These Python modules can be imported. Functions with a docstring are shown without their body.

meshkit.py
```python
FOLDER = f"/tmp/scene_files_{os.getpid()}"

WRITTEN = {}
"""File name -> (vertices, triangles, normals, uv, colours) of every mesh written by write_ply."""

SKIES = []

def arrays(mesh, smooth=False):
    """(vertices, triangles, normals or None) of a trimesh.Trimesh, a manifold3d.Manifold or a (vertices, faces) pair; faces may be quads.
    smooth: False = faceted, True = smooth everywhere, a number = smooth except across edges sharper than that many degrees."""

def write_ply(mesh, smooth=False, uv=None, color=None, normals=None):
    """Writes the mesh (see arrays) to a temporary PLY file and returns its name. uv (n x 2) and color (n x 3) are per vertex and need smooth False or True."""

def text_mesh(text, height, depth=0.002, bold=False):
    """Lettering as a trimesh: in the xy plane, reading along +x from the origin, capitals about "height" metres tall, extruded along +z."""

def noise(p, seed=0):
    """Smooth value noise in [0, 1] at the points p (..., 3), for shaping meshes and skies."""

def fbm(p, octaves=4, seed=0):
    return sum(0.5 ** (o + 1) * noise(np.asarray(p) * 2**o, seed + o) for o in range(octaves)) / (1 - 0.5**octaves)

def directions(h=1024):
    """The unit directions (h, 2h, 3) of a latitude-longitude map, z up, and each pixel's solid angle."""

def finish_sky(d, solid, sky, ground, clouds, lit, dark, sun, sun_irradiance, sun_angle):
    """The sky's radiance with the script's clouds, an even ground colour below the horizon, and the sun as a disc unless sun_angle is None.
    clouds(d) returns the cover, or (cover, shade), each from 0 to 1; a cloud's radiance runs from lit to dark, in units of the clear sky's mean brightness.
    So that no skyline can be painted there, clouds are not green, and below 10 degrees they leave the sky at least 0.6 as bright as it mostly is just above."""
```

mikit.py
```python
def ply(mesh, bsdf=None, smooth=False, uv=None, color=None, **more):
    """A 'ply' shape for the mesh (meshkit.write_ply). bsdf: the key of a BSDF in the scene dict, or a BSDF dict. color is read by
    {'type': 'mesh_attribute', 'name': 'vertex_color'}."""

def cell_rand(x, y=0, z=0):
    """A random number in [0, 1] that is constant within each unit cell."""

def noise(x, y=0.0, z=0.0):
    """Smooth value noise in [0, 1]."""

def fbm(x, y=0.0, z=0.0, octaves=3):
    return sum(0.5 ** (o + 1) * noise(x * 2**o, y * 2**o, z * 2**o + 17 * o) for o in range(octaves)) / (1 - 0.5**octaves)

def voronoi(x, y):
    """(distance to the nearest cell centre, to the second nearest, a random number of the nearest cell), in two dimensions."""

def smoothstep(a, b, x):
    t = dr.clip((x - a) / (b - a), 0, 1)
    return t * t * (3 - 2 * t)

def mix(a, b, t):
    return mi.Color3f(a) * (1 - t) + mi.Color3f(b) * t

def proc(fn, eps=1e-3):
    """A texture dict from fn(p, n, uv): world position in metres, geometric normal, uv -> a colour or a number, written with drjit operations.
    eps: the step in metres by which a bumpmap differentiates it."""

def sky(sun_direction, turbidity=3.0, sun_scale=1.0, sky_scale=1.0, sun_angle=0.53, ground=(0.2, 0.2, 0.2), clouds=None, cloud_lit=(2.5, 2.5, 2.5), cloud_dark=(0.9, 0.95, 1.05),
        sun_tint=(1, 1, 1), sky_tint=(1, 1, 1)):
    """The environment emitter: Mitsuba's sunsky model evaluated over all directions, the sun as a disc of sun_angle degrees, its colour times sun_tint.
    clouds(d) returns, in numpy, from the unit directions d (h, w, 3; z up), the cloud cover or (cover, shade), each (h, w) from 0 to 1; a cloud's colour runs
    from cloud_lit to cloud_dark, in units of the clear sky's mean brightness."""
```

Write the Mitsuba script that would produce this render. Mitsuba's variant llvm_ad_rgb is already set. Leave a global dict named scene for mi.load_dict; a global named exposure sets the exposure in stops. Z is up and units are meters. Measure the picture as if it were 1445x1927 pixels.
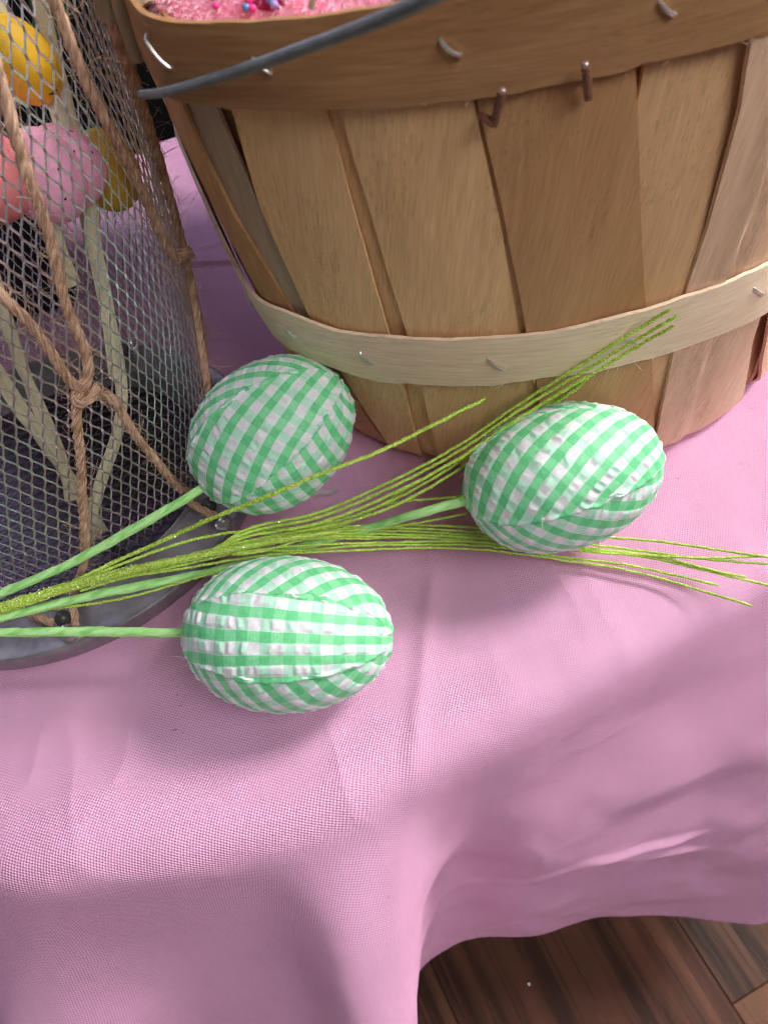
import math, random
import numpy as np
import drjit as dr
import mitsuba as mi
import trimesh
import mikit, meshkit
from scipy.interpolate import CubicSpline, PchipInterpolator
from mikit import proc, noise, fbm, voronoi, cell_rand, smoothstep, mix, ply

T = mi.ScalarTransform4f
rng = np.random.default_rng(7)
random.seed(7)
PI = math.pi

# ------------------------------------------------------------------ camera, lamps, exposure
exposure = .47
CAM = np.array([0, 0, .26]); FWD = np.array([0, .62932, -.777146]); UP = np.array([.173648, .765339, .61976])
scene = {'camera': {'type': 'thinlens', 'to_world': T().look_at(origin=CAM.tolist(), target=(CAM + FWD).tolist(), up=UP.tolist()),
                    'fov': 53.06, 'fov_axis': 'x', 'near_clip': .01, 'far_clip': 60.0, 'aperture_radius': .0008, 'focus_distance': .285}}
labels = {}


def lamp(key, pos, aim, w, h, rgb):
    to = T().look_at(origin=list(pos), target=list(aim), up=[0, 0, 1] if abs(pos[0] - aim[0]) + abs(pos[1] - aim[1]) > .01 else [0, 1, 0]) @ T().scale([w / 2, h / 2, 1])
    scene[key] = {'type': 'rectangle', 'to_world': to, 'emitter': {'type': 'area', 'radiance': {'type': 'rgb', 'value': list(rgb)}}}
    labels[key] = {'label': 'bright window far behind on the left' if key == 'window' else 'square bright lamp panel high up on the right' if key == 'ceiling_lamp' else 'long dimmer lamp panel high up at the front right', 'category': 'window' if key == 'window' else 'lamp'}


lamp('ceiling_lamp', (1.60, .50, 1.75), (.05, .25, 0), .62, .62, (40.0, 38.0, 37.0))
lamp('ceiling_lamp_001', (1.0, -1.10, 1.75), (0, .25, 0), 1.5, .9, (6.0, 5.75, 5.75))
lamp('window', (-1.15, 1.65, 1.45), (-.05, .4, 0), 1.0, 1.1, (1.9, 2.1, 3.1))
scene['room_light'] = {'type': 'constant', 'radiance': {'type': 'rgb', 'value': [.086, .082, .088]}}

# ------------------------------------------------------------------ helpers
used = set()


def numbered(key):
    k, i = key, 0
    while k in used:
        i += 1
        k = f'{key}_{i:03d}'
    used.add(k)
    return k


def obj(name, mesh, m, parent=None, smooth=False, uv=None, label=None, kind=None, **more):
    key = numbered(f'{parent}__{name}' if parent else name)
    scene[key] = ply(mesh, m, smooth, uv=uv, **more)
    d = {}
    if label: d['label'] = label
    if kind: d['kind'] = kind
    if d: labels[key] = d
    return key


def thing(name, label, cat, group=None):
    key = numbered(name)
    labels[key] = {'label': label, 'category': cat}
    if group: labels[key]['group'] = group
    return key


def spline(pts, step, closed=False):
    p = np.asarray(pts, float)
    d = np.r_[0, np.cumsum(np.linalg.norm(np.diff(p, axis=0), axis=1))]
    f = PchipInterpolator(d, p) if len(p) > 2 and False else (CubicSpline(d, p, bc_type='natural') if len(p) > 2 else (lambda s: p[0] + (p[1] - p[0]) * (s / d[-1])[:, None]))
    return f(np.linspace(0, d[-1], max(2, int(round(d[-1] / step)) + 1)))


def frames(p):
    t = np.gradient(p, axis=0)
    t /= np.linalg.norm(t, axis=1, keepdims=True) + 1e-12
    n = np.zeros_like(p)
    a = np.cross(t[0], [0, 0, 1.0])
    if np.linalg.norm(a) < .1: a = np.cross(t[0], [1.0, 0, 0])
    n[0] = a / np.linalg.norm(a)
    for i in range(1, len(p)):
        a = n[i - 1] - t[i] * (n[i - 1] @ t[i])
        n[i] = a / (np.linalg.norm(a) + 1e-12)
    return t, n, np.cross(t, n)


def sweep(p, R, close=True):
    """Tube along p; R (len(p), sides) radii. Returns v, f, uv."""
    t, n, b = frames(p)
    k = R.shape[1]
    a = np.arange(k) * 2 * PI / k
    v = p[:, None] + R[:, :, None] * (np.cos(a)[None, :, None] * n[:, None] + np.sin(a)[None, :, None] * b[:, None])
    L = np.r_[0, np.cumsum(np.linalg.norm(np.diff(p, axis=0), axis=1))]
    uv = np.stack(np.broadcast_arrays((a * R.mean())[None], L[:, None]), -1).reshape(-1, 2)
    i, j = np.meshgrid(np.arange(len(p) - 1), np.arange(k), indexing='ij')
    q = np.stack([i * k + j, i * k + (j + 1) % k, (i + 1) * k + (j + 1) % k, (i + 1) * k + j], -1).reshape(-1, 4)
    f = np.vstack([q[:, [0, 1, 2]], q[:, [0, 2, 3]]])
    v = v.reshape(-1, 3)
    if close:
        m = len(v)
        v = np.vstack([v, p[:1], p[-1:]]); uv = np.vstack([uv, uv[:1], uv[m - 1:m]])
        j = np.arange(k); e = (len(p) - 1) * k
        f = np.vstack([f, np.stack([j * 0 + m, (j + 1) % k, j], 1), np.stack([j * 0 + m + 1, e + j, e + (j + 1) % k], 1)])
    return v, f, uv


def tube(pts, r, step=.002, sides=8, raw=False):
    p = np.asarray(pts, float) if raw else spline(pts, step)
    R = np.broadcast_to(np.asarray(r, float), (len(p),))[:, None] * np.ones((1, sides))
    return sweep(p, R)


def join(parts):
    v, f, uv, at = [], [], [], 0
    for a in parts:
        v.append(a[0]); f.append(np.asarray(a[1]) + at); at += len(a[0])
        if len(a) > 2: uv.append(a[2])
    return np.vstack(v), np.vstack(f), (np.vstack(uv) if uv else None)


def grid_faces(nu, nv, off=0, flip=False):
    i, j = np.meshgrid(np.arange(nu - 1), np.arange(nv - 1), indexing='ij')
    q = np.stack([i * nv + j, (i + 1) * nv + j, (i + 1) * nv + j + 1, i * nv + j + 1], -1).reshape(-1, 4) + off
    f = np.vstack([q[:, [0, 1, 2]], q[:, [0, 2, 3]]])
    return f[:, ::-1] if flip else f


def slab(outer, inner, uv):
    """Closed sheet from two (nu, nv, 3) grids."""
    nu, nv = outer.shape[:2]
    m = nu * nv
    f = [grid_faces(nu, nv), grid_faces(nu, nv, m, True)]
    ring = np.r_[np.arange(nv), np.arange(1, nu) * nv + nv - 1, (nu - 1) * nv + np.arange(nv - 2, -1, -1), np.arange(nu - 2, 0, -1) * nv]
    a, b = ring, np.roll(ring, -1)
    # separate rim vertices so that the edges stay sharp
    vo, vi = outer.reshape(-1, 3), inner.reshape(-1, 3)
    rim = np.vstack([vo[ring], vi[ring]]); k = len(ring); j = np.arange(k); jn = (j + 1) % k
    f.append(np.stack([2 * m + j, 2 * m + k + j, 2 * m + jn], 1)); f.append(np.stack([2 * m + jn, 2 * m + k + j, 2 * m + k + jn], 1))
    u = uv.reshape(-1, 2)
    return np.vstack([vo, vi, rim]), np.vstack(f), np.vstack([u, u, u[ring], u[ring]])


def lathe(prof, n=96, center=(0, 0, 0)):
    prof = np.asarray(prof, float)
    a = np.arange(n) * 2 * PI / n
    v = np.stack([prof[:, None, 0] * np.cos(a), prof[:, None, 0] * np.sin(a), np.broadcast_to(prof[:, None, 1], (len(prof), n))], -1) + np.asarray(center)
    i, j = np.meshgrid(np.arange(len(prof) - 1), np.arange(n), indexing='ij')
    q = np.stack([i * n + j, i * n + (j + 1) % n, (i + 1) * n + (j + 1) % n, (i + 1) * n + j], -1).reshape(-1, 4)
    return v.reshape(-1, 3), np.vstack([q[:, [0, 1, 2]], q[:, [0, 2, 3]]])


def blob(center, axes, sub=3, lump=0.0, freq=60, seed=0, rot=None):
    m = trimesh.creation.icosphere(subdivisions=sub)
    d = np.array(m.vertices)
    v = d * np.asarray(axes)
    if lump: v = v * (1 + lump * (meshkit.fbm(v * freq + 31 + seed, 3, seed) - .5))[:, None]
    if rot is not None: v = v @ np.asarray(rot).T
    return v + np.asarray(center), np.array(m.faces)


def basis(x):
    x = np.asarray(x, float) / np.linalg.norm(x)
    y = np.cross([0, 0, 1.0], x)
    y /= np.linalg.norm(y)
    return np.stack([x, y, np.cross(x, y)], 1)


# ------------------------------------------------------------------ materials
def two(d): return {'type': 'twosided', 'bsdf': d}
def rgb(*c): return {'type': 'rgb', 'value': list(c)}
def prin(color, rough=.5, spec=.5, **k): return {'type': 'principled', 'base_color': color if isinstance(color, dict) else rgb(*color), 'roughness': rough, 'specular': spec, **k}
def bump(d, fn, scale=1.0, eps=2e-4): return {'type': 'bumpmap', 'arbitrary': proc(fn, eps), 'scale': scale, 'bsdf': d}


WP = .00134                                            # weave pitch of the tablecloth


def weave(uv):
    a, b = (uv.x * .94 + uv.y * .34) * (2 * PI / WP), (uv.y * .94 - uv.x * .34) * (2 * PI / WP)
    return dr.sin(a) * dr.sin(b)


def cloth_color(p, n, uv):
    w = weave(uv)
    blotch = fbm(uv.x * 30, uv.y * 30, 3.0, 3)
    slub = noise(uv.x * 1500, uv.y * 90, 1.0) * noise(uv.x * 90, uv.y * 1500, 5.0)
    c = mix((.49, .215, .37), (.79, .45, .64), smoothstep(-.95, .75, w))
    c = c * (.93 + .10 * blotch) * (.96 + .10 * slub)
    lint = smoothstep(.92, .97, noise(uv.x * 620, uv.y * 620, 9.0)) * smoothstep(.84, .9, noise(uv.x * 90, uv.y * 90, 2.0))
    return c * (1 - .55 * lint)


def cloth_height(p, n, uv): return weave(uv) * .00015


scene['cloth_mat'] = two(bump(prin(proc(cloth_color), .48, .35, sheen=.35, sheen_tint=.6), cloth_height, 1.0, 1e-4))


def veneer(base, dark, light, pores=.55, seed=0.0):
    def fn(p, n, uv):
        u, v = uv.x, uv.y
        streak = fbm(u * 620 + 8 * noise(u * 40, v * 14, seed), v * 26, seed, 3)
        fig = fbm(u * 55 + 1.5 * noise(u * 30, v * 20, seed + 4), v * 11, seed + 2, 3)
        fine = noise(u * 2600, v * 160, seed + 7)
        pore = smoothstep(.66, .84, noise(u * 3600, v * 420, seed + 9)) * smoothstep(.45, .65, noise(u * 70, v * 28, seed + 3))
        c = mix(dark, light, smoothstep(.22, .78, .55 * fig + .45 * streak))
        c = mix(c, base, .45) * (.90 + .2 * fine)
        return c * (1 - pores * pore)
    return fn


def grain_height(p, n, uv): return (fbm(uv.x * 900, uv.y * 40, 2.0, 2) * .00013 + noise(uv.x * 2300, uv.y * 150, 3.0) * .00008)


VEN = {'tan': ((.71, .45, .22), (.63, .385, .175), (.76, .51, .27)), 'honey': ((.61, .375, .19), (.54, .32, .155), (.67, .43, .235)), 'brown': ((.46, .255, .115), (.40, .205, .088), (.52, .305, .145)),
       'grey': ((.38, .275, .185), (.31, .215, .14), (.44, .33, .235)), 'rosy': ((.62, .41, .275), (.54, .34, .21), (.68, .48, .34)),
       'pale': ((.78, .61, .43), (.70, .52, .34), (.82, .67, .50)), 'rim': ((.35, .185, .080), (.27, .13, .050), (.43, .245, .12))}
for i, (k, (b, d, l)) in enumerate(VEN.items()):
    scene[f'veneer_{k}'] = two(bump(prin(proc(veneer(b, d, l, .16, 3.0 * i)), .62, .3), grain_height, 1.0, 2e-4))


def gingham(p, n, uv):
    s, w = uv.x / .0077, uv.y / .0073
    s, w = s + .05 * noise(uv.x * 300, uv.y * 300, 1.0), w + .05 * noise(uv.x * 300, uv.y * 300, 6.0)
    a = smoothstep(.52, .56, dr.abs(w - dr.floor(w) - .5) * 2)          # strong stripes run along u
    b = smoothstep(.49, .53, dr.abs(s - dr.floor(s) - .5) * 2)          # weak stripes run along v
    th = noise(uv.x * 5200, uv.y * 900, 2.0) - .5
    tv = noise(uv.x * 900, uv.y * 5200, 4.0) - .5
    white = mi.Color3f(.73, .76, .77)
    pale = mi.Color3f(.40, .76, .56)
    strong, over = mi.Color3f(.225, .69, .345), mi.Color3f(.145, .60, .26)
    b2 = b * (.80 + .35 * th)
    c = (white * (1 - b2) + pale * b2) * (1 - a) + (strong * (1 - b) + over * b) * a
    return c * (1 + .16 * th + .14 * tv)


def gingham_height(p, n, uv): return noise(uv.x * 4200, uv.y * 900, 1.0) * .00006 + noise(uv.x * 900, uv.y * 4200, 8.0) * .00006


scene['gingham_mat'] = two(bump(prin(proc(gingham), .42, .4, sheen=.3), gingham_height, 1.0, 1e-4))
scene['egg_core_mat'] = prin((.5, .62, .54), .7)


def stem_color(p, n, uv):
    k = fbm(uv.x * 500 + uv.y * 220, uv.y * 90 - uv.x * 300, 1.0, 3)
    return mix((.28, .68, .17), (.52, .92, .37), smoothstep(.2, .75, k))


scene['stem_mat'] = two(bump(prin(proc(stem_color), .55, .4), lambda p, n, uv: fbm(uv.x * 800 + uv.y * 500, uv.y * 200, 2.0, 2) * .0003, 1.0, 2e-4))


def blade_color(p, n, uv):
    k = noise(p.x * 2300, p.y * 2300, p.z * 2300)
    j = noise(p.x * 120, p.y * 120, p.z * 120)
    return mix((.31, .50, .035), (.64, .86, .17), smoothstep(.25, .8, k)) * (.8 + .4 * j)


scene['blade_mat'] = prin(proc(blade_color), .5, .5)
scene['stalk_mat'] = bump(prin(proc(blade_color), .5, .5), lambda p, n, uv: noise(p.x * 1700, p.y * 1700, p.z * 1700) * .0007, 1.0, 1e-4)
scene['flake_mat'] = two(prin((.92, .97, .70), .22, .6, metallic=.35))

scene['mesh_mat'] = two(prin(proc(lambda p, n, uv: mix((.66, .65, .66), (.95, .94, .95), noise(p.x * 700, p.y * 700, p.z * 300))), .24, .6, metallic=.90))


def tray_color(p, n, uv):
    k = fbm(p.x * 90, p.y * 90, p.z * 90 + 3, 4)
    s = fbm(p.x * 420, p.y * 420, 2.0, 2)
    return mix((.20, .18, .195), (.34, .31, .33), smoothstep(.2, .8, .75 * k + .25 * s))


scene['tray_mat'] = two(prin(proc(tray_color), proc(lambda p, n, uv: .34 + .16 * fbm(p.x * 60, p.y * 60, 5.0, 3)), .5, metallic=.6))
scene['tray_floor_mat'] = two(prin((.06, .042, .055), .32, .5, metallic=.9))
scene['bolt_mat'] = two(prin((.62, .6, .62), .22, .5, metallic=.95))
scene['floor_mesh_mat'] = prin((.13, .115, .13), .3, .5, metallic=.9)
scene['knob_mat'] = prin((.045, .04, .045), .35, .5)
scene['handle_mat'] = prin(proc(lambda p, n, uv: mix((.13, .15, .165), (.23, .255, .275), fbm(p.x * 420, p.y * 420, p.z * 420, 3))), .42, .5, metallic=.35)
scene['staple_mat'] = prin((.70, .68, .65), .26, .5, metallic=.8)
scene['rust_mat'] = prin(proc(lambda p, n, uv: mix((.13, .05, .028), (.30, .135, .08), noise(p.x * 1800, p.y * 1800, p.z * 1800))), .7)
scene['jute_mat'] = two(prin(proc(lambda p, n, uv: mix((.30, .17, .105), (.70, .47, .335), smoothstep(.2, .8, .5 * noise(uv.x * 4200, uv.y * 260, 1.0) + .5 * fbm(p.x * 300, p.y * 300, p.z * 300, 2)))), .75, .2))
scene['fuzz_mat'] = two(prin((.52, .35, .22), .7, .2))
scene['straw_mat'] = two(bump(prin(proc(lambda p, n, uv: mix((.44, .40, .25), (.72, .68, .48), fbm(uv.x * 900, uv.y * 40, 3.0, 3))), .6), lambda p, n, uv: noise(uv.x * 1500, uv.y * 60, 1.0) * .0003, 1.0, 2e-4))


def speck(c0, c1):
    def fn(p, n, uv):
        k = fbm(p.x * 90, p.y * 90, p.z * 90, 3)
        d = smoothstep(.80, .84, noise(p.x * 620, p.y * 620, p.z * 620)) * smoothstep(.70, .76, noise(p.x * 260 + 7, p.y * 260, p.z * 260))
        return mix(c0, c1, k) * (1 - .93 * d)
    return fn


scene['yellow_egg_mat'] = prin(proc(speck((.80, .42, .012), (.90, .60, .05))), .5, .4)
scene['dull_egg_mat'] = prin(proc(speck((.46, .27, .02), (.62, .42, .05))), .55, .4)
scene['pink_egg_mat'] = prin(proc(speck((.88, .38, .56), (.94, .52, .70))), .45, .4)
scene['coral_egg_mat'] = prin(proc(speck((.85, .22, .22), (.90, .32, .33))), .45, .4)
scene['fur_mat'] = two(prin(proc(lambda p, n, uv: mix((.93, .46, .62), (.99, .75, .85), smoothstep(.3, .7, noise(p.x * 900, p.y * 900, p.z * 900)))), .6, .3, sheen=.5))
scene['plush_mat'] = prin(proc(lambda p, n, uv: mix((.88, .38, .54), (.95, .56, .69), smoothstep(.35, .6, fbm(p.x * 160, p.y * 160, p.z * 160, 3)))), .8, .2, sheen=.4)
scene['velvet_mat'] = prin((.36, .012, .10), .7, .2, sheen=.6)
scene['navy_mat'] = prin((.02, .025, .09), .7, .2, sheen=.3)
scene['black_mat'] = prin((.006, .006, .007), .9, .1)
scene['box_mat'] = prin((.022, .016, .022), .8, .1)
scene['paper_mat'] = two(prin(proc(lambda p, n, uv: mix((.20, .135, .085), (.40, .29, .19), fbm(uv.x * 1200, uv.y * 50, 1.0, 3))), .8))
scene['scrap_mat'] = two(prin((.42, .34, .38), .8))
scene['white_mat'] = prin((.8, .8, .78), .6)
scene['fibre_mat'] = prin((.66, .55, .42), .6)
for k, c in {'mint': (.18, .62, .34), 'hot_pink': (.9, .05, .30), 'lavender': (.42, .30, .72), 'blue': (.12, .25, .55), 'yellow': (.85, .70, .10), 'violet': (.22, .10, .60)}.items():
    scene[f'bead_{k}'] = prin(c, .35, .5)


def wood(dark, mid, light, seed):
    def fn(p, n, uv):
        u, v = uv.x, uv.y
        w = u + .010 * (fbm(u * 9, v * 3.2, seed, 3) - .5)
        st = fbm(w * 105, v * 3.5, seed + 1, 4)
        fine = fbm(w * 420, v * 14, seed + 2, 2)
        knot = fbm(u * 26, v * 9, seed + 5, 3)
        c = mix(dark, mid, smoothstep(.28, .62, st))
        c = mix(c, light, smoothstep(.58, .86, .6 * st + .4 * knot))
        por = smoothstep(.62, .78, fine)
        return c * (1 - .4 * por) * (.75 + .5 * knot)
    return fn


FW = {'dark': ((.034, .013, .008), (.095, .036, .021), (.19, .085, .05)), 'mid': ((.040, .016, .010), (.12, .052, .030), (.23, .115, .07)),
      'grey': ((.038, .017, .012), (.105, .048, .030), (.20, .105, .07)), 'warm': ((.06, .025, .013), (.165, .075, .042), (.26, .135, .08))}
for i, (k, c) in enumerate(FW.items()):
    scene[f'floor_{k}'] = bump(prin(proc(wood(*c, 11.0 * i)), .55, .2), lambda p, n, uv: fbm(uv.x * 260, uv.y * 9, 4.0, 3) * .0005, 1.0, 4e-4)

# ------------------------------------------------------------------ the setting: floor planks
FD, FN, FZ = np.array([.295, -.9555]), np.array([.9555, .295]), -.45
PW, PL = .192, 1.25
floor_key = obj('floor', trimesh.creation.box(extents=[6, 6, .02], transform=trimesh.transformations.translation_matrix([0, .6, FZ - .018])), 'floor_dark', kind='structure')


def plank(n0, d0, d1, mat, sd):
    g, b, t = .0003, .0006, .008
    a, c = n0 + g, n0 + PW - g
    d0, d1 = d0 + g, d1 - g
    lo = [(a, d0), (c, d0), (c, d1), (a, d1)]
    hi = [(a + b, d0 + b), (c - b, d0 + b), (c - b, d1 - b), (a + b, d1 - b)]
    nd = lo + lo + hi
    z = [FZ - t] * 4 + [FZ - b * .7] * 4 + [FZ] * 4
    v = np.array([[*(FN * q[0] + FD * q[1]), zz] for q, zz in zip(nd, z)])
    f = []
    for k in (0, 4):
        for i in range(4):
            j = (i + 1) % 4
            f += [[k + i, k + j, k + 4 + j], [k + i, k + 4 + j, k + 4 + i]]
    f += [[8, 9, 10], [8, 10, 11]]
    f = np.array(f)[:, ::-1]                                  # FD x FN frame is left-handed
    uv = np.array([[q[0] + sd * 1.37, q[1] + sd * .71] for q in nd])
    obj('plank', (v, f), mat, floor_key, False, uv)


row0 = .1985
for r in range(-9, 8):
    n0 = row0 + r * PW
    off = .014 if r == 0 else (.47 if r == -1 else (r * 523 % 97) / 97 * PL)
    for k in (-2, -1, 0):
        d0 = off + k * PL
        mat = {(-1, -1): 'floor_dark', (0, -1): 'floor_grey', (0, 0): 'floor_warm', (-2, -1): 'floor_mid', (-2, 0): 'floor_mid'}.get((r, k), ['floor_dark', 'floor_mid', 'floor_grey'][(r * 5 + k * 3) % 3])
        plank(n0, d0, d0 + PL, mat, (r * 7 + k * 3) % 13 + 1.0)
for k in (0,):
    plank(row0, .014 + PL, .014 + 2 * PL, 'floor_dark', 5.0)

# dark cabinet in the shade behind the table
bc = thing('black_cabinet', 'black cabinet in deep shade behind the table, seen left of the bushel basket', 'cabinet')
def cbox(x0, x1, y0, y1, z0, z1): return trimesh.creation.box(bounds=[[x0, y0, z0], [x1, y1, z1]])
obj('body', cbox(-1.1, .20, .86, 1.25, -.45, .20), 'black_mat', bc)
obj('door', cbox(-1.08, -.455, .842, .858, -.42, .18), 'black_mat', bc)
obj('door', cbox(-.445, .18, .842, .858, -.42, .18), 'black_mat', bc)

bb = thing('black_box', 'black box standing right behind the wire lantern, seen through its mesh', 'box')
RB = trimesh.transformations.rotation_matrix(.25, [0, 0, 1], [-.20, .45, 0])
def rbox(*a):
    m = cbox(*a); m.apply_transform(RB); return m
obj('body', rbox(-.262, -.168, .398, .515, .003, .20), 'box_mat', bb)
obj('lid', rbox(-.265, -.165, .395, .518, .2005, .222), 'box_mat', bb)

# ------------------------------------------------------------------ tablecloth over a round table
CT = np.array([0, .36])
# columns in mm: table edge, then the cloth at 100, 200, 300 mm below the top
COL = [  # edge               -100            -200            -300
    ((-285, 360), (-318, 362), (-338, 362), (-350, 362)), ((-283, 320), (-300, 312), (-310, 308), (-316, 305)), ((-272, 270), (-302, 255), (-322, 246), (-335, 240)),
    ((-247, 210), (-262, 192), (-270, 184), (-276, 178)), ((-218, 150), (-236, 112), (-248, 92), (-256, 80)), ((-190, 112), (-199, 58), (-209, 26), (-216, 6)),
    ((-150, 81), (-158, 34), (-168, 8), (-175, -12)), ((-118, 77), (-120, 50), (-122, 42), (-124, 36)), ((-92, 76), (-92, 44), (-95, 26), (-98, 12)), ((-62, 77), (-66, 30), (-72, 8), (-78, -6)),
    ((-40, 79), (-44, 14), (-52, -14), (-56, -28)), ((-22, 84), (-27, 27), (-34, 10), (-40, 4)), ((-12, 88.5), (-23, 44), (-31, 40), (-38, 42)), ((-5, 91), (-16.5, 70), (-25.5, 72), (-34, 74)),
    ((5, 95), (-3, 94), (-8, 94), (-17, 88)), ((28, 102), (28, 95), (25, 96), (20, 95)), ((59, 112), (62, 98), (64, 96), (68, 92.5)), ((98, 126), (105, 108), (111, 101), (119, 92)),
    ((139, 143), (152, 116), (163, 99), (178, 78)), ((178, 165), (200, 128), (218, 100), (232, 78)), ((214, 192), (238, 160), (252, 140), (262, 128)), ((245, 232), (262, 214), (270, 206), (276, 200)),
    ((272, 285), (300, 268), (318, 258), (330, 252)), ((283, 345), (298, 345), (306, 345), (312, 345)), ((283, 400), (312, 404), (330, 407), (342, 409)), ((270, 455), (284, 461), (292, 465), (298, 467)),
    ((240, 515), (264, 536), (280, 549), (290, 558)), ((190, 572), (198, 585), (203, 592), (206, 597)), ((125, 616), (136, 645), (143, 664), (148, 676)), ((55, 640), (57, 655), (58, 663), (59, 668)),
    ((-20, 644), (-22, 672), (-24, 690), (-25, 702)), ((-90, 631), (-95, 646), (-98, 654), (-100, 659)), ((-160, 596), (-178, 620), (-190, 636), (-197, 646)), ((-220, 541), (-230, 550), (-236, 555), (-240, 558)),
    ((-262, 472), (-289, 486), (-306, 494), (-317, 499)), ((-280, 412), (-295, 415), (-303, 417), (-308, 418))]
C4 = np.array(COL, float) / 1000
E0 = np.vstack([C4[:, 0], C4[:1, 0]])
tt = np.r_[0, np.cumsum(np.linalg.norm(np.diff(E0, axis=0), axis=1))]
per = lambda a: CubicSpline(tt, np.concatenate([a, a[:1]]), bc_type='periodic')
fE, fO = per(C4[:, 0]), per((C4[:, 1:] - C4[:, :1]).reshape(len(C4), -1))
lo_t, hi_t = tt[4], tt[21]
ts = np.unique(np.r_[np.linspace(0, lo_t, 70), np.linspace(lo_t, hi_t, 620), np.linspace(hi_t, tt[-1], 220)])
Ec, Of = fE(ts), fO(ts).reshape(len(ts), 3, 2)
tang = np.gradient(Ec, axis=0)
tang /= np.linalg.norm(tang, axis=1, keepdims=True)
nrm = np.stack([tang[:, 1], -tang[:, 0]], 1)
nrm *= np.sign((nrm * (Ec - CT)).sum(1))[:, None]
RR = .016
D = np.r_[np.linspace(0, .06, 40)[1:], np.linspace(.06, .30, 170)[1:]]
steep = {6: .22, 7: .14, 8: .18, 9: .30, 10: .52, 11: .5, 12: .4, 13: .2, 14: .15, 15: .1, 16: .1, 17: .12, 18: .2}        # share of the flare reached 4 cm down
fS = per(np.array([steep.get(i, .32) for i in range(len(C4))]))(ts)
offs = PchipInterpolator([0, .04, .1, .2, .3], np.concatenate([np.zeros((len(ts), 1, 2)), Of[:, :1] * fS[:, None, None], Of], 1), axis=1)(D)     # (t, D, 2)
Ein = Ec - nrm * RR
s_in = np.linspace(0, 1, 120) ** .8
rows_top = CT + s_in[None, :, None] * (Ein - CT)[:, None]                     # (t, 120, 2)
qa = np.linspace(0, PI / 2, 14)[1:]
rows_q = Ein[:, None] + nrm[:, None] * (RR * np.sin(qa))[None, :, None]
rows_d = Ec[:, None] + offs
XY = np.concatenate([rows_top, rows_q, rows_d], 1)
Zr = np.r_[np.zeros(120), -RR + RR * np.cos(qa), -RR - D]
Z = np.broadcast_to(Zr, XY.shape[:2]).copy()
P = np.concatenate([XY, Z[..., None]], -1)
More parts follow.
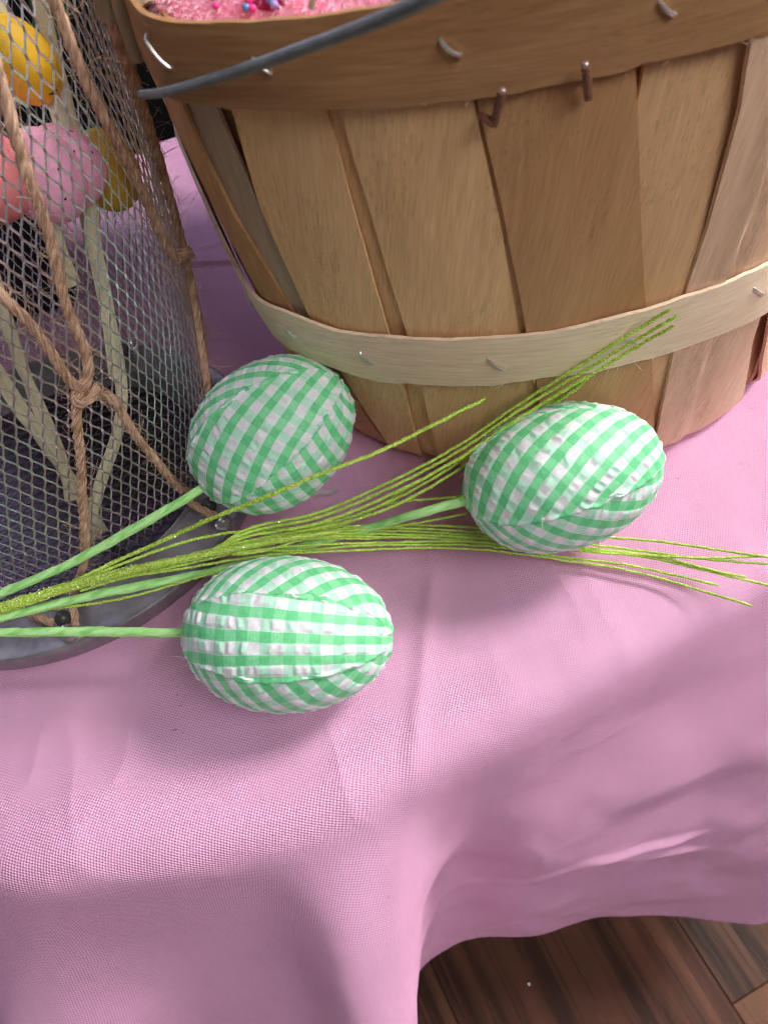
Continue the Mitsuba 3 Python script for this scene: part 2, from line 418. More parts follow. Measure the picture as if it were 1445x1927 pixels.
# soften the turn from the rounded edge into sloping flutes
for _ in range(30):
    P[:, 112:190] = P[:, 112:190] * .5 + .25 * (P[:, 111:189] + P[:, 113:191])
X, Y, Zz = P[..., 0], P[..., 1], P[..., 2]
rdg = lambda fx, fy, sd: 1 - 2 * np.abs(meshkit.fbm(np.stack([X * fx + .35 * fy * Y, Y * fy, Zz * fx + sd], -1), 3, sd) - .5)
wrk = (rdg(14, 9, 21) ** 6 + .6 * rdg(30, 12, 22) ** 8) * .0011                         # faint creases left by folding
drop = np.clip(-Zz / .05, 0, 1)
und = (meshkit.fbm(np.stack([X * 16, Y * 16, Zz * 8 + 3], -1), 3, 5) - .5)
Zz = Zz + (und * .0045 + wrk) * (1 - drop)
# puffed ridge and folds on the table top
def ridge(ax, ay, bx, by, w, h):
    dx, dy = bx - ax, by - ay; L = math.hypot(dx, dy); dx, dy = dx / L, dy / L
    s, d = (X - ax) * dx + (Y - ay) * dy, -(X - ax) * dy + (Y - ay) * dx
    return h * np.exp(-(d / w) ** 2) * np.clip(s / .02, 0, 1) * np.clip((L - s) / .02, 0, 1)
Zz = Zz + (ridge(-.115, .434, -.045, .419, .0018, .0028) + ridge(-.11, .44, .0, .46, .003, .0012) + ridge(-.085, .36, -.05, .33, .004, .002) + ridge(-.010, .080, .018, .185, .0035, .0013) + ridge(-.15, .14, -.07, .115, .006, .0012)) * (1 - drop)
# horizontal tucks in the hanging valley, right of the fold
def tuck(cx, cz, hw, wz, amp, slope=0.0, sharp=1.0):
    u = (X - cx) / hw; w = (Zz - cz - slope * (X - cx)) / wz
    prof = np.where(w > 0, np.exp(-(w / .35) ** 2), np.exp(-(w / 1.6) ** 2)) if sharp else np.exp(-w * w)
    return amp * prof * np.exp(-u ** 4) * (Y < .16) * (X > -.02)
fold = tuck(.040, -.165, .050, .009, .0020, .05) + tuck(.100, -.168, .030, .0045, .0038, -.22) + tuck(.110, -.186, .024, .004, .0034, -.40) + tuck(.095, -.205, .018, .005, .0026, .5) + tuck(.055, -.235, .06, .03, .003, .1, 0)
lump = (meshkit.fbm(np.stack([X * 22, Y * 22, Zz * 22 + 9], -1), 2, 8) - .5) * .012 * np.clip((-Zz - .03) / .08, 0, 1) + wrk * .35 * drop
P = np.stack([X, Y - fold, Zz], -1)
P[..., :2] += (nrm[:, None] * lump[..., None])
# arclength uv: the cloth lies flat on top and unrolls down the sides
dl = np.linalg.norm(np.diff(P, axis=1), axis=2)
arc = np.concatenate([np.zeros((len(ts), 1)), np.cumsum(dl, 1)], 1)
arc = arc - arc[:, 100:101]
rad = (Ein - CT) / np.linalg.norm(Ein - CT, axis=1, keepdims=True)
UV = np.where((np.arange(P.shape[1]) <= 100)[None, :, None], XY, XY[:, 100:101] + rad[:, None] * np.maximum(arc, 0)[..., None])
nt, nr = P.shape[:2]
tc = thing('tablecloth', 'mauve pink woven tablecloth draped in folds over the round table', 'tablecloth')
scene[tc] = ply((P.reshape(-1, 3), grid_faces(nt, nr)), 'cloth_mat', True, uv=UV.reshape(-1, 2))

# ------------------------------------------------------------------ bushel basket of thin veneer
BZ = [0, .003, .074, .094, .178, .225]
BCX, BCY, BR = [.0934, .0928, .0777, .0727, .0565, .0475], [.3405, .3405, .3415, .3417, .3444, .3455], [.1262, .1268, .1425, .1455, .161, .1690]
def bpt(th, z, off=0.0):
    th, z, off = np.broadcast_arrays(np.radians(th), np.asarray(z, float), off)
    r = np.interp(z, BZ, BR)
    side = np.interp(z, [0, .1, .165, .178, .205], [.1280, .1225, .1205, .1178, .1135]) / np.maximum(np.cos(th + math.radians(167)), .3)   # the basket is squashed flat on its left side
    r = -.0028 * np.log(np.exp(-r / .0028) + np.exp(-side / .0028)) + off
    zz = np.clip(z, 0, None)
    k = np.clip(1 - zz / .009, 0, 1)
    r = r - .009 * (1 - np.sqrt(1 - k * k))
    return np.stack([np.interp(z, BZ, BCX) + r * np.cos(th), np.interp(z, BZ, BCY) + r * np.sin(th), z], -1)
bk = thing('bushel_basket', 'large round bushel basket of wooden slats with a wire handle, standing on the pink cloth', 'basket')


def stave(left, right, mat, off, seed, label=None, z0=.0008, z1=.196, crease=None, nv=64, nu=14):
    z = np.linspace(z0, z1, nv)
    z = np.r_[z0, .002, .004, .006, .009, np.linspace(.013, z1, nv)]
    nv = len(z)
    w = lambda s: .10 * (meshkit.fbm(np.stack([z * 60, z * 0 + s, z * 0], -1), 3, int(s)) - .5)
    l = np.interp(z, [a for a, _ in left], [b for _, b in left]) + w(seed) * 1.6
    r = np.interp(z, [a for a, _ in right], [b for _, b in right]) + w(seed + 40) * 1.6
    u = np.linspace(0, 1, nu)
    th = l[None] + (r - l)[None] * u[:, None]
    wob = (meshkit.fbm(np.stack([u[:, None] * 1.5 + 0 * z, z[None] * 10 + 0 * u[:, None], 0 * th + seed], -1), 2, 3) - .5) * .0022
    bow = .0007 * (1 - (2 * u[:, None] - 1) ** 2) * 0
    o = off + wob + bow
    if crease is not None:
        cth = np.interp(z, [a for a, _ in crease], [b for _, b in crease])
        o = o + .0016 * np.exp(-((th - cth[None]) / .9) ** 2) - .0016 * np.exp(-((th - cth[None] - 1.6) / .9) ** 2)
    out, inn = bpt(th, z[None], o), bpt(th, z[None], o - .0014)
    rr = np.interp(z, BZ, BR)
    uv = np.stack([np.radians(th) * rr[None] + seed * .31, np.broadcast_to(z[None], th.shape) + seed * .17], -1)
    v, f, uv = slab(out, inn, uv)
    obj('slat', (v, f), mat, bk, True, uv, label)


K = lambda *a: sorted(a)
st = [  # left edge, right edge (z, degrees), material, offset
    (K((.199, -139), (0, -144)), K((.199, -132.6), (0, -137)), 'veneer_brown', .0000),
    (K((.199, -132), (.0, -138)), K((.1764, -123.5), (.1419, -126.2), (.0995, -127.9), (0, -131.5)), 'veneer_brown', .0016),
    (K((.199, -125), (0, -132.5)), K((.178, -119.9), (.1438, -122.2), (.098, -125.4), (0, -130.2)), 'veneer_grey', .0002),
    (K((.1774, -118.1), (.146, -121.9), (.0973, -125.5), (0, -131)), K((.1774, -109.3), (.1467, -111.1), (.0953, -114.2), (.0696, -116.3), (.0041, -124)), 'veneer_tan', .0014),
    (K((.199, -114), (0, -126)), K((.199, -104), (0, -114)), 'veneer_tan', -.0006),
    (K((.1773, -108), (.1468, -109.4), (.0953, -111.8), (.0711, -113.5), (.0194, -118.3), (0, -119.6)), K((.1783, -96.8), (.1395, -96.8), (.0959, -97.4), (.0719, -98.3), (0, -101)), 'veneer_tan', .0012),
    (K((.199, -101), (0, -104)), K((.199, -93), (0, -95)), 'veneer_tan', -.0004),
    (K((.1783, -96.5), (.1445, -96.3), (.0959, -96.4), (0, -98.3)), K((.1786, -83.4), (.1308, -82.1), (.0977, -81.1), (.0574, -79.6), (.0237, -78.4), (0, -78)), 'veneer_brown', .0018),
    (K((.199, -82.2), (.1783, -82.4), (.160, -83.6), (0, -84)), K((.199, -70), (0, -74)), 'veneer_honey', .0001),
    (K((.1777, -73), (.1608, -72.7), (.1233, -73.9), (.0973, -75.6), (.0729, -76.8), (.0169, -77.9), (0, -78)), K((.199, -62.5), (.0531, -60), (0, -54.5)), 'veneer_rosy', .0026),
    (K((.199, -64), (.0683, -57.6), (.03, -53), (0, -47)), K((.199, -50), (0, -36)), 'veneer_rosy', .0034),
]
for i, (l, r, m, o) in enumerate(st):
    stave(l, r, m, o, i + 1, z0=.0008, crease=K((.199, -66.4), (.1227, -68.3), (.0976, -70.3), (.05, -71.5), (0, -72)) if i == 9 else None)
a, i = -49.5, 20
while a < 219:
    w = 11 + 2.5 * rng.random()
    stave([(0, a + 3 * rng.normal() * .4), (.199, a)], [(0, a + w + .6), (.199, a + w - .4)], ['veneer_tan', 'veneer_brown', 'veneer_rosy'][i % 3], [.0012, -.0004][i % 2], i, nv=24, nu=8)
    a += w - .3; i += 1
stave([(0, -136), (.199, -129)], [(0, -122), (.199, -113.5)], 'veneer_brown', -.0042, 79, nv=24, nu=8)
stave([(0, -60), (.199, -60)], [(0, -46), (.199, -52)], 'veneer_brown', -.0016, 77)
stave([(0, -90), (.13, -86), (.199, -81.5)], [(0, -66), (.199, -74)], 'veneer_brown', -.0030, 78, nv=24, nu=8)
v, f = lathe([(0, .006), (.112, .006), (.112, .002), (0, .002)], 96, (.0926, .3405, 0))
obj('base', (v, f), 'veneer_brown', bk, 30)


def band(name, lo, hi, off, thick, mat, seed, label, wav=.0006, period=360.0):
    th = np.linspace(-196, 164, 720)
    z0 = np.interp(th, [a for a, _ in lo], [b for _, b in lo]) + wav * (meshkit.fbm(np.stack([th * .35, 0 * th + seed, 0 * th], -1), 3, seed) - .5) * 2
    z1 = np.interp(th, [a for a, _ in hi], [b for _, b in hi]) + wav * (meshkit.fbm(np.stack([th * .3, 0 * th + seed + 9, 0 * th], -1), 3, seed) - .5) * 2
    u = np.linspace(0, 1, 9)
    z = z0[None] + (z1 - z0)[None] * u[:, None]
    o = off + .0009 * (meshkit.noise(np.stack([th * .08, 0 * th + seed, 0 * th], -1)) - .5)[None] + .0004 * (1 - (2 * u[:, None] - 1) ** 2)
    o = np.broadcast_to(o, z.shape)
    TH = np.broadcast_to(th[None], z.shape)
    out, inn = bpt(TH, z, o), bpt(TH, z, o - thick)
    uv = np.stack([z + seed, np.radians(TH) * .15 + seed * .3], -1)
    v, f, uv = slab(out[:, ::-1], inn[:, ::-1], uv[:, ::-1])
    return obj(name, (v, f), mat, bk, True, uv, label)


hoop = band('hoop', [(-196, .074), (-136, .0755), (-129, .0725), (-119.6, .0703), (-114.6, .0722), (-103, .0740), (-96, .0762), (-85, .0755), (-74, .0748), (-57, .0695), (164, .074)],
            [(-196, .099), (-128.5, .1012), (-121, .0968), (-112, .0977), (-96, .0983), (-87, .0995), (-75, .0997), (-60, .0970), (164, .099)], .0042, .0015, 'veneer_pale', 3, 'pale wooden hoop round the lower part of the basket')
rim = band('rim_band', [(-196, .180), (-125, .1808), (-113, .1797), (-99, .1796), (-83, .1808), (-70, .1795), (164, .180)], [(-196, .2015), (-122.6, .2015), (-119, .2008), (-113.6, .2003), (-107, .2006), (-99, .2022), (164, .203)],
           .0046, .0018, 'veneer_rim', 5, 'wide brown band round the rim of the basket')
band('inner_band', [(-196, .170), (164, .170)], [(-196, .1915), (164, .1915)], -.0034, .0014, 'veneer_rim', 8, None)


def staple(parent, a, b, off, r=.00045, bulge=.0008, mat='staple_mat'):
    (ta, za), (tb, zb) = a, b
    q = np.linspace(0, 1, 15)
    th, z = ta + (tb - ta) * q, za + (zb - za) * q - .0006 * np.sin(PI * q)
    o = off + np.where((q == 0) | (q == 1), -.0012, bulge * np.sin(PI * q) ** .5 * .6)
    v, f, _ = tube(bpt(th, z, o), r, sides=8, raw=True)
    obj('staple', (v, f), mat, parent, 40)


for a, b in (((-119.1, .0887), (-118.0, .0830)), ((-102.0, .0894), (-100.3, .0832)), ((-84.5, .0915), (-82.8, .0856)), ((-65.0, .0905), (-62.6, .0838)), ((-129.5, .0929), (-129.0, .0883)), ((-46, .0915), (-44, .085)), ((-140, .094), (-139, .088))):
    staple(hoop, a, b, .0050)
for a, b in (((-122.0, .1962), (-120.4, .1898)), ((-112.6, .1933), (-111.6, .1895)), ((-98.3, .1941), (-97.0, .1904)), ((-82.3, .1943), (-80.9, .1907)), ((-66, .1943), (-64.6, .1907))):
    staple(rim, a, b, .0054, .00048)
for (a, b), hook in (((( -94.6, .1832), (-95.6, .1732)), 1), (((-88.4, .1860), (-87.8, .1760)), 0)):
    q = np.linspace(0, 1, 12)
    p = bpt(a[0] + (b[0] - a[0]) * q, a[1] + (b[1] - a[1]) * q, .0092 - .0046 * q)
    if hook:
        q2 = np.linspace(0, 1, 8)[1:]
        p = np.vstack([p, bpt(b[0] - .9 * q2, b[1] + .0030 * q2, .0046 + .0010 * q2)])
    v, f, _ = tube(p, .00105, sides=10, raw=True)
    obj('nail', (v, f), 'rust_mat', rim, 40)
    v, f = blob(p[0] + (p[0] - p[1]) * .02, (.0007, .0007, .0005), 2)
    obj('nail_end', (v, f), 'staple_mat', rim, True)
# splinters standing off the torn edges
sp = []
for th in np.r_[rng.uniform(-128, -58, 22)]:
    z = .0745 if -100 < th < -70 else .0722
    L = rng.uniform(.0015, .006)
    d = rng.normal() * 3
    q = np.linspace(0, 1, 5)
    sp.append(tube(bpt(th + d * q * L * 120, z + .0012 - L * q * rng.uniform(.1, 1), .0036 + .0012 * q), .00016 * (1 - .6 * q), sides=3, raw=True)[:2])
obj('splinters', join(sp)[:2], 'fibre_mat', hoop, False, None, None, 'stuff')
sp = []
for th in rng.uniform(-126, -70, 22):
    top = rng.random() < .5
    z = .2015 if top else .1798
    L = rng.uniform(.001, .004)
    q = np.linspace(0, 1, 5)
    sp.append(tube(bpt(th + rng.normal() * 2 * q * L * 120, z + (L if top else -L) * q * rng.uniform(0, .6), .0036 + .0008 * q), .00012 * (1 - .6 * q), sides=3, raw=True)[:2])
obj('splinters', join(sp)[:2], 'fibre_mat', rim, False, None, None, 'stuff')
HP = [[-39.9, 208.7, 182.0], [-36.2, 204.1, 183.5], [-24.0, 192.8, 188.5], [-10.6, 181.7, 194.0], [-1.0, 173.1, 198.5], [7.6, 164.2, 203.0], [15.1, 153.9, 208.0], [21.4, 144.1, 213.0], [28.1, 133.2, 219.0], [34.4, 104.4, 232.0]]
hp = np.array(HP) / 1000
pre = hp[0] + np.array([[-.0022, .0022, -.0006]])
hw = spline(np.vstack([pre, hp]), .0015)
v, f, _ = sweep(hw, (.00118 + .0003 * np.linspace(0, 1, len(hw)) + .00006 * (meshkit.noise(np.stack([np.arange(len(hw)) * .13, np.zeros(len(hw)), np.zeros(len(hw))], -1)) - .5))[:, None] * np.ones((1, 14)))
obj('handle', (v, f), 'handle_mat', bk, True, None, 'dark grey wire handle hanging across the rim band')

# ------------------------------------------------------------------ wire mesh lantern on a round metal tray
LC, TCN = np.array([-.1520, .2722]), np.array([-.1468, .2566])          # the mesh sits a little back on its tray
def LR(z): return .0785 + .0030 * (1 - np.exp(-np.maximum(z, 0) / .02)) + .085 * np.maximum(z, 0)
def lpt(th, z, off=0.0):
    th, z, off = np.broadcast_arrays(np.radians(np.asarray(th, float)), np.asarray(z, float), off)
    r = LR(z) + off
    return np.stack([LC[0] + r * np.cos(th), LC[1] + r * np.sin(th), z], -1)
ln = thing('wire_lantern', 'round wire mesh lantern on a grey metal tray, wound with a net of jute rope', 'lantern')
NC, HZ = 240, .0054                                     # half columns round the lantern, half the height of a diamond
def strands(A, B, r0, r1):
    """Many short four-sided wires from A to B."""
    t = B - A
    t /= np.linalg.norm(t, axis=1, keepdims=True)
    out = np.stack([A[:, 0] - LC[0], A[:, 1] - LC[1], 0 * A[:, 0]], 1); out /= np.linalg.norm(out, axis=1, keepdims=True)
    s = np.cross(t, out); s /= np.linalg.norm(s, axis=1, keepdims=True); o = np.cross(s, t)
    vs = []
    for Pn in (A - t * .0002, B + t * .0002):
        for a, b in ((1, 0), (0, 1), (-1, 0), (0, -1)):
            vs.append(Pn + s * a * r0 + o * b * r1)
    v = np.stack(vs, 1).reshape(-1, 3)
    base = np.arange(len(A))[:, None, None] * 8
    f = []
    for k in range(4):
        n_ = (k + 1) % 4
        f += [[k, n_, 4 + n_], [k, 4 + n_, 4 + k]]
    return v, (np.array(f)[None] + base).reshape(-1, 3)
I, J = np.meshgrid(np.arange(NC), np.arange(0, 49), indexing='ij')
keep = (I + J) % 2 == 0
I, J = I[keep], J[keep]
def npos(i, j, dz):
    jt = meshkit.noise(np.stack([i % NC * 1.7, j * 1.3, 0.0 * i], -1)) - .5
    j2 = meshkit.noise(np.stack([i % NC * 1.1 + 50, j * 1.9, 0.0 * i], -1)) - .5
    return lpt(i * 360.0 / NC - 180 + jt * .38, .0125 + j * HZ + dz + j2 * .0005, (j2 + jt) * .0003)
BD = .00062
wires = [strands(npos(I, J, -BD), npos(I, J, BD), .00050, .00040)]                 # the bond where two strands meet
up_ = J < 48
wires.append(strands(npos(I[up_], J[up_], BD), npos(I[up_] + 1, J[up_] + 1, -BD), .00037, .00028))
wires.append(strands(npos(I[up_], J[up_], BD), npos(I[up_] - 1, J[up_] + 1, -BD), .00034, .00028))
v, f, _ = join(wires)
obj('mesh_wall', (v, f), 'mesh_mat', ln, False, None, 'silvery diamond wire mesh')
pr = [(0, .0022), (.067, .0022), (.0702, .0028), (.0715, .0060), (.0717, .0118), (.0723, .0128), (.0732, .0126), (.0740, .0114), (.078, .0106), (.091, .0094), (.0978, .0092), (.0998, .0098), (.1009, .0094), (.1013, .0082), (.1010, .0064), (.1001, .0040), (.0995, .0012), (.0985, .0004), (0, .0004)]
pr = [(r if r <= .0702 else .0702 + (r - .0702) * .80, z) for r, z in pr]
v, f = lathe(pr[2:], 160, (*TCN, 0))
tray = obj('tray', (v, f), 'tray_mat', ln, 35, None, 'grey galvanised tray with a broad flat lip')
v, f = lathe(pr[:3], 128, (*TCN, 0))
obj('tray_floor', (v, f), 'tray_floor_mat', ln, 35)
# the tray floor carries the same mesh
fl = []
g = .0053
for k in range(-16, 17):
    for di in ((1, 0), (.5, .866)):
        d = np.array(di); n = np.array([-d[1], d[0]]); c0 = n * k * g
        hl = math.sqrt(max(.0685 ** 2 - (k * g) ** 2, 0))
        if hl > .004:
            fl.append(tube(np.array([[*(TCN + c0 - d * hl), .0034], [*(TCN + c0 + d * hl), .0034]]), .00030, sides=4, raw=True)[:2])
obj('floor_mesh', join(fl)[:2], 'floor_mesh_mat', tray, False)
for z in (.2685,):
    a = np.linspace(0, 2 * PI, 97)
    v, f, _ = tube(np.stack([LC[0] + LR(z) * np.cos(a), LC[1] + LR(z) * np.sin(a), 0 * a + z], 1), .0022, sides=8, raw=True)
    obj('top_ring', (v, f), 'tray_mat', ln, True)
for kx, bx in (((-.1301, .1735, .0150), (-.1287, .1690, .0125)), ((-.0730, .2187, .0150), (-.0672, .2092, .0125)), ((-.2240, .2340, .0150), (-.2300, .2290, .0125)), ((-.119, .336, .015), (-.116, .342, .0125))):
    obj('knob', blob(kx, (.0032, .0032, .0036), 3), 'knob_mat', ln, True)
    v, f = lathe([(0, .0038), (.0014, .0035), (.0024, .0024), (.0027, .0008), (.0038, .0004), (.0038, -.004), (0, -.004)], 28, bx)
    obj('bolt', (v, f), 'bolt_mat', ln, 35)


def rope(name, pts, R=.00172, pitch=.0130, fuzz=260, parent=ln, seed=0, frac=1.0):
    p = spline(pts, .0009)
    t, n, b = frames(p)
    L = np.r_[0, np.cumsum(np.linalg.norm(np.diff(p, axis=0), axis=1))]
    rs = np.random.default_rng(seed + 50)
    parts = []
    wob = 1 + .16 * (meshkit.fbm(np.stack([L * 160, 0 * L + seed, 0 * L], -1), 3, seed) - .5)
    for k in range(3):
        a = 2 * PI * L / pitch + k * 2 * PI / 3 + .5 * (meshkit.noise(np.stack([L * 90, 0 * L + k, 0 * L + seed], -1)) - .5)
        q = p + (np.cos(a)[:, None] * n + np.sin(a)[:, None] * b) * (R * .47 * wob)[:, None]
        rad = R * .60 * (1 + .22 * (meshkit.fbm(np.stack([L * 210, 0 * L + k * 7, 0 * L + seed], -1), 2, seed + 3) - .5))
        ridg = 1 + .10 * np.sin(np.arange(10) * 2.6)[None] * np.sin(L * 900 + k)[:, None]
        parts.append(sweep(q, rad[:, None] * ridg))
    v, f, uv = join(parts)
    key = obj(name, (v, f), 'jute_mat', parent, True, uv)
    fz = []
    for _ in range(int(fuzz * L[-1] / .2)):
        i = rs.integers(2, len(p) - 2)
        a = rs.uniform(0, 2 * PI)
        o = np.cos(a) * n[i] + np.sin(a) * b[i]
        ll = rs.gamma(2.0, .0017)
        d = o * rs.uniform(.3, 1.1) + t[i] * rs.normal() * 1.2 + rs.normal(size=3) * .3
        d /= np.linalg.norm(d)
        c = rs.normal(size=3) * .6
        s = np.linspace(0, 1, 5)[:, None]
        fz.append(tube(p[i] + o * R * .85 + d * s * ll + c * s * s * ll, .000075, sides=3, raw=True)[:2])
    v, f, _ = join(fz)
    obj('fuzz', (v, f), 'fuzz_mat', key, False, None, None, 'stuff')
    return key


RO = .0018
def lp(lst, off=RO): return lpt([a for a, _ in lst], [b for _, b in lst], off)
rope('rope', lp([(-26.5, .262), (-24.5, .225), (-22.9, .1985), (-21.9, .1815), (-19.9, .168), (-16.6, .1518), (-13.1, .1343), (-10.3, .1178), (-4.0, .1020), (2, .095)]), seed=1)
rope('rope', lp([(-19, .262), (-13, .215), (-9, .1905), (-6.1, .1765), (-3.9, .1646), (-1, .1511), (3.0, .1309), (5.5, .118), (6.0, .104), (4.5, .078), (-4.0, .061), (-9.5, .0377), (-14, .014)], .0024), seed=2)
rope('rope', lp([(32, .262), (24, .16), (17, .10), (18, .075), (20, .052), (24, .024), (28, .012)], .0035), seed=3)
rope('rope', lp([(-34, .262), (-36, .22), (-38.2, .1893), (-39, .1809), (-40.1, .1678), (-40.6, .1558), (-42, .1417), (-43.6, .1282), (-43.9, .1161), (-46.2, .1016), (-48.4, .0985)]), seed=4)
rope('rope', lp([(-66, .20), (-56.5, .158), (-53.2, .1424), (-51.1, .1287), (-50.1, .1124), (-48.6, .0999), (-44.1, .0903), (-42.2, .074), (-38.7, .0441), (-33.9, .0189), (-31, .0125)]), seed=5)
rope('rope', lp([(-48.6, .0999), (-50.3, .096), (-54.8, .0776), (-60.5, .054), (-67.5, .0259), (-71.5, .0150)]), seed=6)
rope('rope', np.array([[-.1478, .1815, .0145], [-.141, .1770, .0150], [-.1345, .1725, .0150]]), seed=7)
rope('rope', np.array([*lp([(-71.5, .0150)]), [-.1275, .187, .0145], [-.1268, .178, .0148], [-.1262, .1705, .0130]]), seed=8)
rope('rope', np.array([*lp([(-31.5, .0140)]), [-.0815, .2235, .0150], [-.076, .2165, .0160], [-.0700, .2120, .0145]]), seed=9)
# knot where the ropes cross
c0 = lpt(-48.4, .0985, .0028)
ez = np.array([0, 0, 1.0]); eo = np.array([math.cos(math.radians(-48.4)), math.sin(math.radians(-48.4)), 0]); es = np.cross(ez, eo)
for k, tilt in enumerate((.35, )):
    q = np.linspace(0, 1.75 * PI, 14)
    ring = c0 + (es * math.cos(tilt) + ez * math.sin(tilt)) * (np.cos(q) * .0042)[:, None] + eo * (np.sin(q) * .0030 + .0006)[:, None] + ez * ((k - .5) * .0036 + .0006 * q)[:, None]
    rope('rope_knot', ring, .00145, fuzz=400, seed=20 + k)
for th, z, s in ((2.5, .098, 31),):
    c0 = lpt(th, z, .002)
    q = np.linspace(0, 2 * PI, 14)
    rope('rope_knot', c0 + np.stack([np.cos(q) * .0034, np.sin(q) * .0034, (q - PI) * .0006], 1), .0016, fuzz=300, seed=s)

# ------------------------------------------------------------------ egg picks and straw inside the lantern
def ribbon(pts, w, t=.0005, seed=0, step=.003, face=(-.3, .85, -.4)):
    p = spline(pts, step)
    tg = np.gradient(p, axis=0); tg /= np.linalg.norm(tg, axis=1, keepdims=True)
    fc = np.asarray(face) / np.linalg.norm(face)
    s = np.cross(tg, fc); s /= np.linalg.norm(s, axis=1, keepdims=True)
    L = np.r_[0, np.cumsum(np.linalg.norm(np.diff(p, axis=0), axis=1))]
    nz = meshkit.fbm(np.stack([L * 70, 0 * L + seed, 0 * L], -1), 3, seed) - .5
    ang = nz * 1.3
    nn = np.cross(s, tg)
    s = s * np.cos(ang)[:, None] + nn * np.sin(ang)[:, None]
    nn = np.cross(s, tg)
    u = np.linspace(-1, 1, 5)
    ww = w * (1 + .35 * nz)
    g = p[None] + s[None] * (u[:, None, None] * ww[None, :, None]) + nn[None] * ((u ** 2)[:, None, None] * (w * .35))
    uv = np.stack(np.broadcast_arrays(u[:, None] * w + seed, L[None] + seed), -1)
    return slab(g, g - nn[None] * t, uv)


def egg_pick(label, c, axes, tilt, mat, sticks, seed):
    k = thing('egg_pick', label, 'decorative egg', 'small eggs on straw sticks inside the lantern')
    R = trimesh.transformations.euler_matrix(*tilt)[:3, :3]
    m = trimesh.creation.icosphere(subdivisions=4)
    d = np.array(m.vertices)
    d[:, :2] *= (1 - .10 * d[:, 2:3])
    v = d * np.asarray(axes)
    v = v * (1 + .015 * (meshkit.fbm(d * 2.2 + seed, 2, seed) - .5))[:, None]
    obj('egg', (v @ R.T + np.asarray(c), np.array(m.faces)), mat, k, True)
    for i, s in enumerate(sticks):
        v, f, uv = ribbon(np.array(s) / 1000, .0023, seed=seed * 3 + i)
        obj('stick', (v, f), 'straw_mat', k, True, uv)


mm = lambda *a: np.array(a) / 1000
egg_pick('yellow egg high up behind the mesh at the left edge of the picture', mm(-79, 250, 181), (.0090, .0090, .0132), (.35, -.12, 0), 'yellow_egg_mat', [[(-76, 253, 172), (-75, 247, 160), (-77, 247, 140)]], 1)
egg_pick('pink egg behind the mesh, the front one, below the yellow egg', mm(-83.5, 239, 153), (.0120, .0125, .0146), (.2, .1, 0), 'pink_egg_mat', [[(-84, 238, 146), (-86.5, 233.2, 137.5), (-88, 232.6, 126), (-88.5, 233, 119)]], 2)
egg_pick('pink egg partly hidden by the other pink egg behind the mesh', mm(-78.5, 247, 151.5), (.0105, .0110, .0130), (.15, -.2, 0), 'pink_egg_mat', [[(-75, 245, 141), (-79, 242, 128), (-82, 240, 112), (-86, 236.5, 94), (-90.2, 233.2, 78)]], 3)
egg_pick('coral red egg behind the mesh, cut by the left edge of the picture', mm(-97.0, 231, 160.0), (.0125, .0120, .0145), (.2, .1, 0), 'coral_egg_mat', [[(-104, 219, 140), (-107, 215.4, 122.3), (-110.3, 214.1, 104.5), (-112.6, 213.6, 86), (-115.1, 213.1, 65.2), (-121, 211.7, 40)]], 4)
egg_pick('dull yellow egg half hidden behind the pink eggs in the lantern', mm(-71.0, 261, 141.5), (.0098, .0105, .0142), (.2, .0, 0), 'dull_egg_mat', [[(-77.9, 244.8, 134), (-81.1, 241.8, 119.3), (-84.6, 238.6, 100.3), (-89.6, 234.4, 74.7), (-96.9, 227.8, 57.3), (-105.7, 220.9, 45.3), (-115.5, 215.1, 31.4), (-127, 211.2, 8)]], 5)
def loose(label, pts, w, seed):
    k = numbered('straw_strip')
    labels[k] = {'label': label, 'category': 'straw strip'}
    v, f, uv = ribbon(np.array(pts) / 1000, w, seed=seed)
    scene[k] = ply((v, f), 'straw_mat', True, uv=uv)
loose('pale straw strip standing in the lower left of the lantern', [(-117, 209, 135), (-116.5, 210, 106), (-117, 210.7, 90), (-117.2, 212, 70), (-119, 216, 40), (-122, 220, 8)], .0024, 41)
loose('pale straw strip beside the upper yellow egg in the lantern', [(-66, 252, 205), (-69, 252, 190), (-71, 252, 178), (-73, 252, 165), (-76, 251, 150), (-84, 250, 120)], .0022, 42)
loose('pale straw strip above the yellow egg at the top left', [(-80, 262, 230), (-80, 256, 205), (-80, 252, 190), (-82, 252, 170)], .0020, 43)
bl = numbered('berry')
labels[bl] = {'label': 'dull purple berry at the top left corner inside the lantern', 'category': 'decoration'}
scene[bl] = ply(blob(mm(-88, 270, 203), (.010, .010, .012), 3, .1), prin((.22, .10, .19), .5), True)
lf = numbered('leaf')
labels[lf] = {'label': 'dark green leaf at the top inside the lantern', 'category': 'leaf'}
v, f, uv = ribbon(mm((-74, 284, 215), (-73.5, 281, 200), (-74, 279, 186), (-75, 278, 176)), .0055, seed=9)
scene[lf] = ply((v, f), prin((.035, .075, .04), .6), True, uv=uv)

